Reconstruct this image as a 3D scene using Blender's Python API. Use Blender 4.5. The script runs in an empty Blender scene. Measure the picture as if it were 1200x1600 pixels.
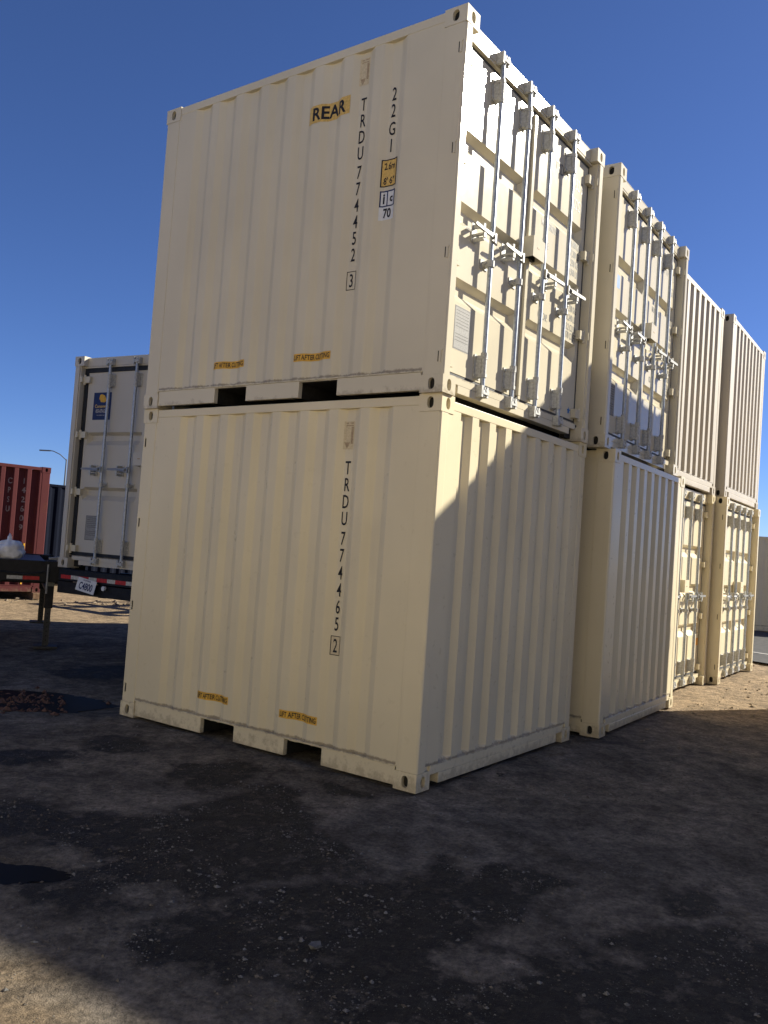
import bpy, bmesh, math, random
import numpy as np
from mathutils import Vector, Matrix, noise

random.seed(7)
S = bpy.context.scene
C = S.collection
R = math.radians

# ------------------------------------------------------------------ camera
CAM = (-4.6875, -2.9586, 1.5574)
PITCH, YAW, ROLL, FPX = 0.0414, 0.9489, 0.0701, 1335.5
f = Vector((math.sin(YAW)*math.cos(PITCH), math.cos(YAW)*math.cos(PITCH), math.sin(PITCH)))
rt = Vector((math.cos(YAW), -math.sin(YAW), 0)); up = rt.cross(f)
rt2 = math.cos(ROLL)*rt + math.sin(ROLL)*up; up2 = -math.sin(ROLL)*rt + math.cos(ROLL)*up
cd = bpy.data.cameras.new('camera'); cam = bpy.data.objects.new('camera', cd); C.objects.link(cam)
M = Matrix((rt2, up2, -f)).transposed().to_4x4(); M.translation = Vector(CAM); cam.matrix_world = M
cd.sensor_fit = 'VERTICAL'; cd.sensor_height = 24.0; cd.lens = 24.0*FPX/1600
cd.clip_start = 0.05; cd.clip_end = 3000
S.camera = cam

# ------------------------------------------------------------------ sky, sun, exposure
SUN = Vector((0.7506, -0.4563, 0.4779)).normalized()
w = bpy.data.worlds.new('World'); S.world = w; w.use_nodes = True
nt = w.node_tree; nt.nodes.clear()
sky = nt.nodes.new('ShaderNodeTexSky'); sky.sky_type = 'NISHITA'; sky.sun_disc = False
sky.sun_elevation = math.asin(SUN.z); sky.sun_rotation = math.atan2(SUN.x, SUN.y)
sky.air_density = 0.72; sky.dust_density = 0.3; sky.ozone_density = 8.0; sky.altitude = 600
bg = nt.nodes.new('ShaderNodeBackground'); bg.inputs['Strength'].default_value = 0.052
wo = nt.nodes.new('ShaderNodeOutputWorld')
wb = nt.nodes.new('ShaderNodeMix'); wb.data_type = 'RGBA'; wb.blend_type = 'MULTIPLY'; wb.inputs[0].default_value = 1
wb.inputs[7].default_value = (1.07, 1.0, 1.13, 1)   # the camera's cool white balance
nt.links.new(sky.outputs[0], wb.inputs[6]); nt.links.new(wb.outputs[2], bg.inputs[0]); nt.links.new(bg.outputs[0], wo.inputs[0])
sd = bpy.data.lights.new('sun', 'SUN'); sd.energy = 4.8; sd.angle = R(0.53); sd.color = (1.0, 0.935, 0.79)
so = bpy.data.objects.new('sun', sd); C.objects.link(so)
so.rotation_euler = (-SUN).to_track_quat('-Z', 'Y').to_euler()
S.view_settings.view_transform = 'Standard'; S.view_settings.look = 'None'
S.view_settings.exposure = 1.15; S.view_settings.gamma = 1.0
S.render.engine = 'CYCLES'
S.cycles.max_bounces = 6; S.cycles.diffuse_bounces = 4; S.cycles.glossy_bounces = 3

# ------------------------------------------------------------------ materials
def nodemat(name):
    m = bpy.data.materials.new(name); m.use_nodes = True
    n = m.node_tree; b = n.nodes['Principled BSDF']
    return m, n, b
def N(n, t, **kw):
    x = n.nodes.new(t)
    for k, v in kw.items():
        if k in x.inputs: x.inputs[k].default_value = v
        else: setattr(x, k, v)
    return x
def ramp(n, src, p0, p1, c0=(0,0,0,1), c1=(1,1,1,1)):
    r = n.nodes.new('ShaderNodeValToRGB'); n.links.new(src, r.inputs[0])
    r.color_ramp.elements[0].position = p0; r.color_ramp.elements[1].position = p1
    r.color_ramp.elements[0].color = c0; r.color_ramp.elements[1].color = c1
    return r
def mix(n, fac, a, b, mode='MIX'):
    x = n.nodes.new('ShaderNodeMix'); x.data_type = 'RGBA'; x.blend_type = mode
    for s, v in ((x.inputs[0], fac), (x.inputs[6], a), (x.inputs[7], b)):
        if hasattr(v, 'links') or hasattr(v, 'is_linked'): n.links.new(v, s)
        else: s.default_value = v if not isinstance(v, tuple) or len(v) == 4 else (*v, 1)
    return x.outputs[2]
def mapped(n, scale, coord='Object'):
    tc = n.nodes.new('ShaderNodeTexCoord'); mp = n.nodes.new('ShaderNodeMapping')
    mp.inputs['Scale'].default_value = scale; n.links.new(tc.outputs[coord], mp.inputs[0]); return mp.outputs[0]
def noise_tex(n, vec, scale, detail=4, rough=.55):
    t = N(n, 'ShaderNodeTexNoise'); t.inputs['Scale'].default_value = scale
    t.inputs['Detail'].default_value = detail; t.inputs['Roughness'].default_value = rough
    n.links.new(vec, t.inputs['Vector']); return t.outputs[0]

def paint(name, col, rough=0.34, streak=(.30,.24,.17), samt=.35, rust=.0, spec=.4, dirt_h=.3, rspeck=.5, warp=.10):
    m, n, b = nodemat(name)
    oi = n.nodes.new('ShaderNodeObjectInfo')
    v1 = mapped(n, (1,1,1)); big = noise_tex(n, v1, 1.3, 3)
    c = mix(n, ramp(n, big, .3, .7).outputs[0], tuple(x*.93 for x in col), tuple(min(1, x*1.04) for x in col))
    vs = mapped(n, (9, 9, .35)); st = noise_tex(n, vs, 1.6, 6, .65)
    sm = ramp(n, st, .60, .9)
    mul = n.nodes.new('ShaderNodeMath'); mul.operation = 'MULTIPLY'; n.links.new(sm.outputs[0], mul.inputs[0]); mul.inputs[1].default_value = samt
    c = mix(n, mul.outputs[0], c, streak)
    # splash dirt low down, broken up by noise
    tc = n.nodes.new('ShaderNodeTexCoord'); sx = n.nodes.new('ShaderNodeSeparateXYZ'); n.links.new(tc.outputs['Object'], sx.inputs[0])
    dn = noise_tex(n, v1, 14, 6, .7)
    mr = n.nodes.new('ShaderNodeMapRange'); mr.inputs[1].default_value = 0; mr.inputs[2].default_value = dirt_h
    mr.inputs[3].default_value = .50; mr.inputs[4].default_value = .0; n.links.new(sx.outputs[2], mr.inputs[0])
    ad = n.nodes.new('ShaderNodeMath'); ad.operation = 'ADD'; n.links.new(mr.outputs[0], ad.inputs[0]); n.links.new(dn, ad.inputs[1])
    dm = ramp(n, ad.outputs[0], .84, 1.3, c1=(.42,.42,.42,1))
    c = mix(n, dm.outputs[0], c, (.19,.14,.09))
    # grime caught on the ledge above the bottom rail
    g0 = n.nodes.new('ShaderNodeMath'); g0.operation = 'SUBTRACT'; n.links.new(sx.outputs[2], g0.inputs[0]); g0.inputs[1].default_value = .158
    g1 = n.nodes.new('ShaderNodeMath'); g1.operation = 'ABSOLUTE'; n.links.new(g0.outputs[0], g1.inputs[0])
    gn = noise_tex(n, v1, 22, 6, .75)
    g2 = n.nodes.new('ShaderNodeMath'); g2.operation = 'MULTIPLY_ADD'; n.links.new(gn, g2.inputs[0]); g2.inputs[1].default_value = -.05; n.links.new(g1.outputs[0], g2.inputs[2])
    g3 = n.nodes.new('ShaderNodeMapRange'); g3.inputs[1].default_value = -.022; g3.inputs[2].default_value = -.010; g3.inputs[3].default_value = .7; g3.inputs[4].default_value = 0; n.links.new(g2.outputs[0], g3.inputs[0])
    def mm(op, a, b_):
        x = n.nodes.new('ShaderNodeMath'); x.operation = op
        for k_, v_ in ((0, a), (1, b_)):
            if hasattr(v_, 'links'): n.links.new(v_, x.inputs[k_])
            elif v_ is not None: x.inputs[k_].default_value = v_
        return x.outputs[0]
    post = mm('MULTIPLY', mm('GREATER_THAN', mm('ABSOLUTE', sx.outputs[0], None), 1.112), mm('GREATER_THAN', mm('ABSOLUTE', sx.outputs[1], None), 1.322))
    gmask = mm('MULTIPLY', g3.outputs[0], mm('SUBTRACT', 1.0, post))
    c = mix(n, gmask, c, (.14,.11,.08))
    # tiny scuffs
    sc = noise_tex(n, mapped(n, (3,3,3)), 17, 5, .75); scr = ramp(n, sc, .74, .80, c1=(.35,.35,.35,1))
    c = mix(n, scr.outputs[0], c, streak if not rust else (.16,.055,.03))
    rk = noise_tex(n, mapped(n, (1,1,.45)), 6.5, 10, .78); rkr = ramp(n, rk, .735, .77, c1=(rspeck,)*3+(1,))
    c = mix(n, rkr.outputs[0], c, (.17,.075,.035))
    if rust:
        rn = noise_tex(n, v1, 3.2, 8, .7); rr = ramp(n, rn, .58, .72, c1=(rust,rust,rust,1))
        c = mix(n, rr.outputs[0], c, (.13,.05,.028))
    n.links.new(c, b.inputs['Base Color'])
    rr2 = ramp(n, dn, .35, .75, (rough,)*3+(1,), (min(1, rough*1.25),)*3+(1,))
    n.links.new(rr2.outputs[0], b.inputs['Roughness'])
    b.inputs['Specular IOR Level'].default_value = spec
    bp = n.nodes.new('ShaderNodeBump'); bp.inputs['Strength'].default_value = warp; bp.inputs['Distance'].default_value = .010
    bn = noise_tex(n, v1, 2.6, 2, .4); n.links.new(bn, bp.inputs['Height'])
    bp2 = n.nodes.new('ShaderNodeBump'); bp2.inputs['Strength'].default_value = .12; bp2.inputs['Distance'].default_value = .001
    fn = noise_tex(n, v1, 260, 2, .5); n.links.new(fn, bp2.inputs['Height']); n.links.new(bp.outputs[0], bp2.inputs['Normal'])
    n.links.new(bp2.outputs[0], b.inputs['Normal'])
    return m

def plain(name, col, rough=.5, metal=0.0, var=.15, scale=20):
    m, n, b = nodemat(name)
    t = noise_tex(n, mapped(n, (1,1,1)), scale, 5, .6)
    c = mix(n, ramp(n, t, .3, .7).outputs[0], tuple(x*(1-var) for x in col), tuple(min(1, x*(1+var)) for x in col))
    n.links.new(c, b.inputs['Base Color']); b.inputs['Roughness'].default_value = rough; b.inputs['Metallic'].default_value = metal
    b.inputs['Specular IOR Level'].default_value = .5 if metal > .05 else .18
    return m

P_BEIGE = paint('beige_paint', (.64,.56,.385), .27, samt=.22, spec=.3, rspeck=.8, warp=.3)
P_PALE = paint('pale_beige_paint', (.585,.53,.405), .13, samt=.22, dirt_h=.12, spec=.16, rspeck=.6)
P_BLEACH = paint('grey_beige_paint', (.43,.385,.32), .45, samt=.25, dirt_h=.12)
P_GREY = paint('light_grey_beige_paint', (.50,.46,.385), .42, samt=.25, dirt_h=.05, spec=.3)
P_RED = paint('faded_red_paint', (.100,.030,.031), .8, (.12,.04,.03), .5, rust=.8, spec=.1)
P_BLUE = paint('shade_darkened_blue_paint', (.004,.006,.014), .7, (.03,.03,.03), .3, spec=.05)  # navy with the shade lying on it put into the base colour
GALV = plain('galvanised_steel', (.32,.355,.41), .42, .45, .25, 45)
GALVD = plain('dull_galvanised_steel', (.40,.40,.385), .6, .1, .3, 60)
ZINC = plain('bright_zinc', (.24,.24,.235), .5, .35, .15, 60)
RUBBER = plain('black_rubber', (.022,.024,.028), .6, 0, .3)
GREYRUB = plain('grey_dusty_rubber', (.07,.07,.073), .6, 0, .2)
DARK = plain('hollow_shade_dark', (.02,.019,.018), .8, 0, .3)  # near-black colour standing in for shade in hollows and undersides
INK = plain('black_ink', (.018,.018,.022), .5, 0, .2)
INKG = plain('faded_grey_ink', (.10,.095,.09), .5, 0, .25)
YEL = plain('yellow_decal', (.62,.36,.055), .5, 0, .18, 30)
YELW = plain('worn_yellow_decal', (.60,.40,.12), .5, 0, .25, 60)
WHT = plain('white_decal', (.60,.61,.62), .45, 0, .06, 30)
PLATE = plain('silver_plate', (.25,.245,.235), .6, .0, .25, 90)
BLUD = plain('blue_decal', (.13,.24,.50), .4, 0, .1)
NAVY = plain('navy_decal', (.012,.022,.085), .4, 0, .1)
GHOST = plain('glue_residue', (.56,.47,.31), .6, 0, .15, 80)
GHOSTD = plain('brown_residue', (.36,.27,.17), .6, 0, .25, 80)
WTXT = plain('white_lettering', (.30,.28,.275), .6, 0, .5, 60)
BLACKM = plain('black_chassis_paint', (.012,.012,.014), .45, .0, .4, 14)
GREYM = plain('grey_worn_steel', (.16,.165,.16), .5, .4, .35, 40)
LEGM = plain('dark_worn_leg_steel', (.028,.028,.027), .6, .1, .5, 30)
REDT = plain('red_reflective_tape', (.42,.03,.03), .35, 0, .25, 40)
WHTT = plain('white_reflective_tape', (.45,.44,.40), .35, 0, .3, 50)
YELT = plain('yellow_paint', (.62,.35,.04), .5, 0, .2, 30)
SACK = plain('white_sack_cloth', (.82,.81,.79), .85, 0, .12, 18)
ORANGE = plain('orange_tape', (.75,.33,.04), .5, 0, .15)
ROCK = plain('pale_stone', (.15,.145,.135), .9, 0, .5, 60)
CLOD = plain('reddish_clods', (.09,.052,.04), .9, 0, .45, 30)
WOOD = plain('old_timber', (.16,.10,.06), .85, 0, .35, 30)

# ------------------------------------------------------------------ mesh builder
class MB:
    def __init__(s): s.v = []; s.f = []
    def box(s, x0, x1, y0, y1, z0, z1):
        if x0 > x1: x0, x1 = x1, x0
        if y0 > y1: y0, y1 = y1, y0
        i = len(s.v)
        s.v += [(x0,y0,z0),(x1,y0,z0),(x1,y1,z0),(x0,y1,z0),(x0,y0,z1),(x1,y0,z1),(x1,y1,z1),(x0,y1,z1)]
        s.f += [(i,i+3,i+2,i+1),(i+4,i+5,i+6,i+7),(i,i+1,i+5,i+4),(i+1,i+2,i+6,i+5),(i+2,i+3,i+7,i+6),(i+3,i,i+4,i+7)]
        return s
    def cyl(s, p0, p1, r, n=12, r1=None):
        p0, p1 = Vector(p0), Vector(p1); d = (p1-p0).normalized(); r1 = r if r1 is None else r1
        a = d.orthogonal().normalized(); b = d.cross(a); i = len(s.v)
        for k in range(n):
            t = 2*math.pi*k/n; o = math.cos(t)*a + math.sin(t)*b
            s.v += [tuple(p0+o*r), tuple(p1+o*r1)]
        for k in range(n):
            j = (k+1) % n; s.f.append((i+2*k, i+2*j, i+2*j+1, i+2*k+1))
        s.f.append(tuple(i+2*k for k in range(n))[::-1]); s.f.append(tuple(i+2*k+1 for k in range(n)))
        return s
    def tube(s, pts, r, n=8):
        for a, b in zip(pts[:-1], pts[1:]): s.cyl(a, b, r, n)
        return s
    def grid(s, P):  # P[i][j] points
        i0 = len(s.v); m = len(P[0])
        for row in P: s.v += [tuple(p) for p in row]
        for i in range(len(P)-1):
            for j in range(m-1):
                a = i0+i*m+j; s.f.append((a, a+1, a+m+1, a+m))
        return s
    def poly(s, pts):
        i = len(s.v); s.v += [tuple(p) for p in pts]; s.f.append(tuple(range(i, i+len(pts)))); return s
    def prism(s, pts, off):   # polygon extruded by vector off
        n = len(pts); i = len(s.v); off = Vector(off)
        s.v += [tuple(p) for p in pts] + [tuple(Vector(p)+off) for p in pts]
        s.f.append(tuple(range(i, i+n))[::-1]); s.f.append(tuple(range(i+n, i+2*n)))
        for k in range(n):
            j = (k+1) % n; s.f.append((i+k, i+j, i+n+j, i+n+k))
        return s
    def build(s, name, mat, parent=None, bevel=0, smooth=False, off=(0,0,0)):
        me = bpy.data.meshes.new(name)
        v = [(a+off[0], b+off[1], c+off[2]) for a, b, c in s.v]
        me.from_pydata(v, [], s.f); me.update()
        bm = bmesh.new(); bm.from_mesh(me); bmesh.ops.recalc_face_normals(bm, faces=bm.faces); bm.to_mesh(me); bm.free()
        me.materials.append(mat)
        if smooth:
            for p in me.polygons: p.use_smooth = True
        o = bpy.data.objects.new(name, me); C.objects.link(o)
        if parent: o.parent = parent
        if bevel:
            b = o.modifiers.new('bevel', 'BEVEL'); b.width = bevel; b.segments = 2; b.limit_method = 'ANGLE'; b.angle_limit = R(20 if name == 'side_panel' else 40)
        return o

def tag(o, label=None, cat=None, group=None, kind=None):
    if label: o['label'] = label
    if cat: o['category'] = cat
    if group: o['group'] = group
    if kind: o['kind'] = kind
    return o
def empty(name, loc, rz=0):
    o = bpy.data.objects.new(name, None); C.objects.link(o); o.empty_display_size = .3
    o.location = loc; o.rotation_euler = (0, 0, rz); return o
KIDS = {}
def kids(o): return [c for c in bpy.data.objects if c.parent == o]
def copy_tree(o, parent=None):
    c = o.copy(); C.objects.link(c); c.parent = parent
    for ch in kids(o): copy_tree(ch, c)
    return c

# ------------------------------------------------------------------ text
def text_mesh(txt, size, cond=.62, bold=0.0, spacing=1.0):
    cu = bpy.data.curves.new('t', 'FONT'); cu.body = txt; cu.size = size*1.37; cu.align_x = 'CENTER'; cu.offset = bold
    cu.space_character = spacing; cu.resolution_u = 3; cu.fill_mode = 'FRONT'
    o = bpy.data.objects.new('t', cu); C.objects.link(o)
    dg = bpy.context.evaluated_depsgraph_get(); me = bpy.data.meshes.new_from_object(o.evaluated_get(dg))
    bpy.data.objects.remove(o); bpy.data.curves.remove(cu)
    if not me.vertices: return me
    ys = [v.co.y for v in me.vertices]; y0 = (min(ys)+max(ys))/2
    for v in me.vertices: v.co.x *= cond; v.co.y -= y0; v.co.z = 0
    return me
def rect_mesh(w, h):
    me = bpy.data.meshes.new('r'); me.from_pydata([(-w/2,-h/2,0),(w/2,-h/2,0),(w/2,h/2,0),(-w/2,h/2,0)], [], [(0,1,2,3)]); return me
def poly_mesh(pts):
    me = bpy.data.meshes.new('r'); me.from_pydata([(x,y,0) for x,y in pts], [], [tuple(range(len(pts)))]); return me
def frame_mesh(w, h, t):
    a, b = w/2, h/2; c, d = a-t, b-t
    me = bpy.data.meshes.new('r')
    me.from_pydata([(-a,-b,0),(a,-b,0),(a,b,0),(-a,b,0),(-c,-d,0),(c,-d,0),(c,d,0),(-c,d,0)], [], [(0,1,5,4),(1,2,6,5),(2,3,7,6),(3,0,4,7)]); return me
def conform(me, breaks_u, fn):
    """cut the flat mesh at every fold of the corrugation and lay it on the surface; fn(u,v)->xyz"""
    bm = bmesh.new(); bm.from_mesh(me)
    if bm.verts:
        lo = min(v.co.x for v in bm.verts); hi = max(v.co.x for v in bm.verts)
        for u in breaks_u:
            if lo < u < hi:
                g = bm.verts[:]+bm.edges[:]+bm.faces[:]
                bmesh.ops.bisect_plane(bm, geom=g, plane_co=(u,0,0), plane_no=(1,0,0))
        for v in bm.verts: v.co = fn(v.co.x, v.co.y)
    bm.to_mesh(me); bm.free(); me.update()
def put(me, name, mat, parent):
    me.materials.clear(); me.materials.append(mat)
    o = bpy.data.objects.new(name, me); C.objects.link(o); o.parent = parent; return o
def join_meshes(ms):
    bm = bmesh.new()
    for m in ms: bm.from_mesh(m)
    me = bpy.data.meshes.new('j'); bm.to_mesh(me); bm.free(); return me
def shift(me, dx, dy):
    for v in me.vertices: v.co.x += dx; v.co.y += dy
    return me

# ------------------------------------------------------------------ containers
W, H = 2.438, 2.591
L10, L20 = 2.991, 6.058
def folds(a, b, flat, slope, inner, margin, anchor=None):
    """list of (u, depth) from a to b; recesses of the given shape, centred or with a recess centred on anchor"""
    per = flat+2*slope+inner; n = int((b-a-2*margin+flat)//per); used = n*per-flat
    s = (a+b)/2-used/2; out = [(a, 0)]
    if anchor is not None:
        c0 = anchor-inner/2-slope; s = c0-per*math.floor((c0-a-margin)/per); n = int((b-margin-s+flat)//per)
    for k in range(n):
        q = s+k*per; out += [(q, 0), (q+slope, 1), (q+slope+inner, 1), (q+2*slope+inner, 0)]
    out.append((b, 0)); return out
def depth_at(prof, u):
    for (a, da), (b, db) in zip(prof[:-1], prof[1:]):
        if a <= u <= b: return da+(db-da)*(u-a)/(b-a) if b > a else da
    return 0
def casting(mb, hb, cx, cy, cz, sx, sy):
    """corner casting with oval holes on its two outer faces; sx,sy = outward signs"""
    hx, hy, hz = .081, .089, .059
    x0, x1, y0, y1 = cx-hx, cx+hx, cy-hy, cy+hy; z0, z1 = cz-hz, cz+hz
    mb.poly([(x0,y0,z0),(x1,y0,z0),(x1,y1,z0),(x0,y1,z0)]); mb.poly([(x0,y0,z1),(x1,y0,z1),(x1,y1,z1),(x0,y1,z1)])
    ix = x0 if sx > 0 else x1; mb.poly([(ix,y0,z0),(ix,y1,z0),(ix,y1,z1),(ix,y0,z1)])
    iy = y0 if sy > 0 else y1; mb.poly([(x0,iy,z0),(x1,iy,z0),(x1,iy,z1),(x0,iy,z1)])
    for ai, axis in enumerate(('x', 'y')):
        h2 = hy if axis == 'x' else hx
        ang = sorted([2*math.pi*k/20+.001 for k in range(20)] + [math.atan2(b*hz, a*h2) % (2*math.pi) for a in (-1,1) for b in (-1,1)])
        def P(u, v, d):
            if axis == 'x': return (cx+sx*(hx-d), cy+u, cz+v)
            return (cx+u, cy+sy*(hy-d), cz+v)
        outer, inner, deep = [], [], []
        for t in ang:
            c, s = math.cos(t), math.sin(t)
            k = min(h2/abs(c) if abs(c) > 1e-6 else 9, hz/abs(s) if abs(s) > 1e-6 else 9)
            outer.append(P(c*k, s*k, 0))
            # stadium-like oval, taller than wide
            e = (abs(c)**2.6/(.0255**2.6)+abs(s)**2.6/(.0385**2.6))**(-1/2.6)
            inner.append(P(c*e, s*e, 0)); deep.append(P(c*e*.98, s*e*.98, .028))
        n = len(ang)
        for k in range(n):
            j = (k+1) % n
            mb.poly([outer[k], outer[j], inner[j], inner[k]]); mb.poly([inner[k], inner[j], deep[j], deep[k]])
        hb[ai].poly(deep)

SIDE = dict(flat=.082, slope=.060, inner=.076)
def make_container(kind, paint_m, L=L10, bands=3, cast_m=None, deep=.030, strap=False, gasket=RUBBER, pockets=None, detail=True, anchor=None):
    root = empty('shipping_container', (0,0,0)); off = (-W/2, -L/2, 0); paint_c = cast_m or paint_m
    bld = lambda mb, name, mat, par=root, **k: mb.build(name, mat, par, off=off, **k)
    # castings (each a part)
    for cx, sx in ((.081,-1), (W-.081,1)):
        for cy, sy in ((.089,-1), (L-.089,1)):
            for cz in (.059, H-.059):
                mb, hb = MB(), [MB(), MB()]; casting(mb, hb, cx, cy, cz, sx, sy)
                c = bld(mb, 'corner_casting', paint_c)
                for h_ in hb: bld(h_, 'casting_hole', DARK, c)  # dark disc closes each hole, its inner shade put into the colour
    # frame
    fr = MB()
    for X in (0, 1):
        for Y in (0, 1):
            mx = lambda a: a if not X else W-a
            my = lambda a: a if not Y else L-a
            # chamfered post section
            sec = [(.015,.003)]+([(.085,.003),(.085,.018),(.100,.018)] if kind == 'door' and Y == 0 else [(.1005,.003)])+[(.1005,.10),(.055,.165),(.003,.165),(.003,.015)]
            fr.prism([(mx(a), my(b), .118) for a, b in sec], (0, 0, H-.236))
    door = kind == 'door'
    if pockets is None: pockets = [(.80,1.15),(1.66,2.02)]
    for X in (0, 1):
        mx = lambda a: a if not X else W-a
        fr.box(mx(.004), mx(.064), .178, L-.178, H-.075, H-.012)
        ys = [.178]+[c for p in pockets for c in p]+[L-.178]
        for a, b in zip(ys[0::2], ys[1::2]): fr.box(mx(.009), mx(.05), a, b, .018, .1395)
        fr.box(mx(.0035), mx(.055), .1655, L-.1655, .140, .153)   # rail flange
        for a, b in pockets:                                       # ragged cut lip above each pocket
            rs = random.Random(int(a*100)+X); n = 14
            low = [(mx(.0135), a+(b-a)*k/n, .140-(.002+.009*rs.random()**2 if 0 < k < n else .012)) for k in range(n+1)]
            fr.prism([(mx(.0135), b, .1399), (mx(.0135), a, .1399)]+low, (.012 if not X else -.012, 0, 0))
            if strap: fr.box(mx(.03), mx(.05), a, b, .018, .022)
    if kind == 'door':
        fr.box(.162, W-.162, .066, .16, H-.118, H-.012); fr.box(.10, W-.10, .07, .15, H-.137, H-.1185)
        fr.box(.162, W-.162, .058, .14, .10, .152); fr.box(.285, W-.285, .058, .14, .045, .0995); fr.box(.10, W-.10, .11, .15, .1525, .158)
        ends = [1]
    else:
        ends = [0, 1]
    for e in ends:
        my = lambda a: a if not e else L-a
        fr.box(.162, W-.162, my(.004), my(.064), H-.09, H-.030)
        fr.box(.162, W-.162, my(.0035), my(.07), .09, .152); fr.box(.275, W-.275, my(.0035), my(.07), .02, .0895)
        fr.box(.10, .162, my(.02), my(.06), .118, .15); fr.box(W-.162, W-.10, my(.02), my(.06), .118, .15)
    bld(fr, 'frame', paint_m, bevel=.004)
    # corrugated walls
    prof = folds(.165, L-.165, SIDE['flat'], SIDE['slope'], SIDE['inner'], .05, anchor)
    for X in (0, 1):
        mx = lambda a: a if not X else W-a
        P = [[(mx(.007+deep*d), u, z) for u, d in prof] for z in (.153, H-.075)]
        wll = MB().grid(P)
        # thin wedge ledge where each fold meets the rail
        bld(wll, 'side_panel', paint_m, bevel=.008)
    eprof = folds(.10, W-.10, .092, .042, .074, .055)
    for e in ends:
        my = lambda a: a if not e else L-a
        P = [[(u, my(.006+(.040*d if 0 < i < 3 else .040*d*(0.0 if i == 0 else 1))), z) for u, d in eprof] for i, z in enumerate((.152, .178, 1.3, H-.09))]
        bld(MB().grid(P), 'end_panel', paint_m)
    # roof with shallow swages, floor with cross members
    rf = MB(); n = max(4, int(L/.21)); rows = []
    for k in range(n+1):
        y = .064+(L-.128)*k/n; z = H-.022-(.012 if k % 2 else 0); rows.append([(.064, y, z), (W-.064, y, z)])
    rf.grid(rows); bld(rf, 'roof_panel', paint_m)
    fl = MB().box(.056, W-.056, .075, L-.075, .131, .149)
    y = .25
    while y < L-.2:
        if not any(a-.06 < y < b+.06 for a, b in pockets): fl.box(.056, W-.056, y, y+.045, .035, .1305)
        y += .29
    bld(fl, 'floor', DARK)
    for a, b in pockets:       # fork tunnel walls under the floor, coloured near-black for shade
        tn = MB().box(.056, W-.056, a-.006, a-.002, .02, .13).box(.056, W-.056, b+.002, b+.006, .02, .13); bld(tn, 'fork_tunnel', DARK)
    if door:
        for xa_ in (.163, W-.284): bld(MB().box(xa_, xa_+.121, .10, .14, .02, .0995), 'sill_notch_shade', DARK)  # dark block behind each sill notch paints the shade inside it
        YD = .095; YR = .036; YF = .066; gw = .026 if gasket is RUBBER else 0; z0, z1 = .185+gw*.6, H-.165-gw
        sm = 1.196 if gasket is not RUBBER else 1.168
        bz = {3: [.77, 1.295, 1.80], 2: [.93, 1.60]}[bands]
        for side in (0, 1):
            xa, xb = (.135+gw, sm) if side == 0 else (sm+.046, W-.135-gw)
            mb = MB()
            xs = [(xa, 0), (xa+.05, 0), (xa+.085, 1), (xb-.085, 1), (xb-.05, 0), (xb, 0)]
            zs = [(z0, 0)]
            for zc in bz: zs += [(zc-.095, 0), (zc-.03, 1), (zc+.03, 1), (zc+.065, 0)]
            zs.append((z1, 0))
            mb.grid([[(x, YD+.055*min(dx, dz), z) for x, dx in xs] for z, dz in zs])
            mb.poly([(xa,YD,z0),(xa,YD,z1),(xa,YD+.06,z1),(xa,YD+.06,z0)]); mb.poly([(xb,YD,z0),(xb,YD,z1),(xb,YD+.06,z1),(xb,YD+.06,z0)])
            mb.poly([(xa,YD,z0),(xb,YD,z0),(xb,YD+.06,z0),(xa,YD+.06,z0)]); mb.poly([(xa,YD,z1),(xb,YD,z1),(xb,YD+.06,z1),(xa,YD+.06,z1)])
            d = bld(mb, 'door', paint_m)
            g = MB(); ga, gb = xa-.034-gw, xb+.034+gw
            if side == 0: gb = xb+.022
            else: ga = xa-.022
            gy = YD-.012 if gasket is RUBBER else YD+.004; zt_ = z1+.027+gw; zb_ = z0-.026-gw*.6
            g.box(ga, xa-.001, gy, YD+.03, zb_, zt_); g.box(xb+.001, gb, gy, YD+.03, zb_, zt_)
            g.box(xa-.001, xb+.001, gy, YD+.03, z1+.001, zt_); g.box(xa-.001, xb+.001, gy, YD+.03, zb_, z0-.001)
            bld(g, 'door_gasket', gasket, d)
            if side == 0 and gasket is not RUBBER:
                pass
            for zh in (.24, .93, 1.63, 2.31):
                hb = MB(); s = 1 if side == 0 else -1; e = xa if side == 0 else xb
                hb.box(e-.030*s, e+.060*s, YD-.045, YD-.002, zh-.038, zh+.038); hb.cyl((e-.032*s, .060, zh-.06), (e-.032*s, .060, zh+.06), .015, 10)
                hb.box(e-.060*s, e-.031*s, .012, .075, zh-.034, zh+.034)
                bld(hb, 'hinge', paint_c if not detail else P_PALE, d)
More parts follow.
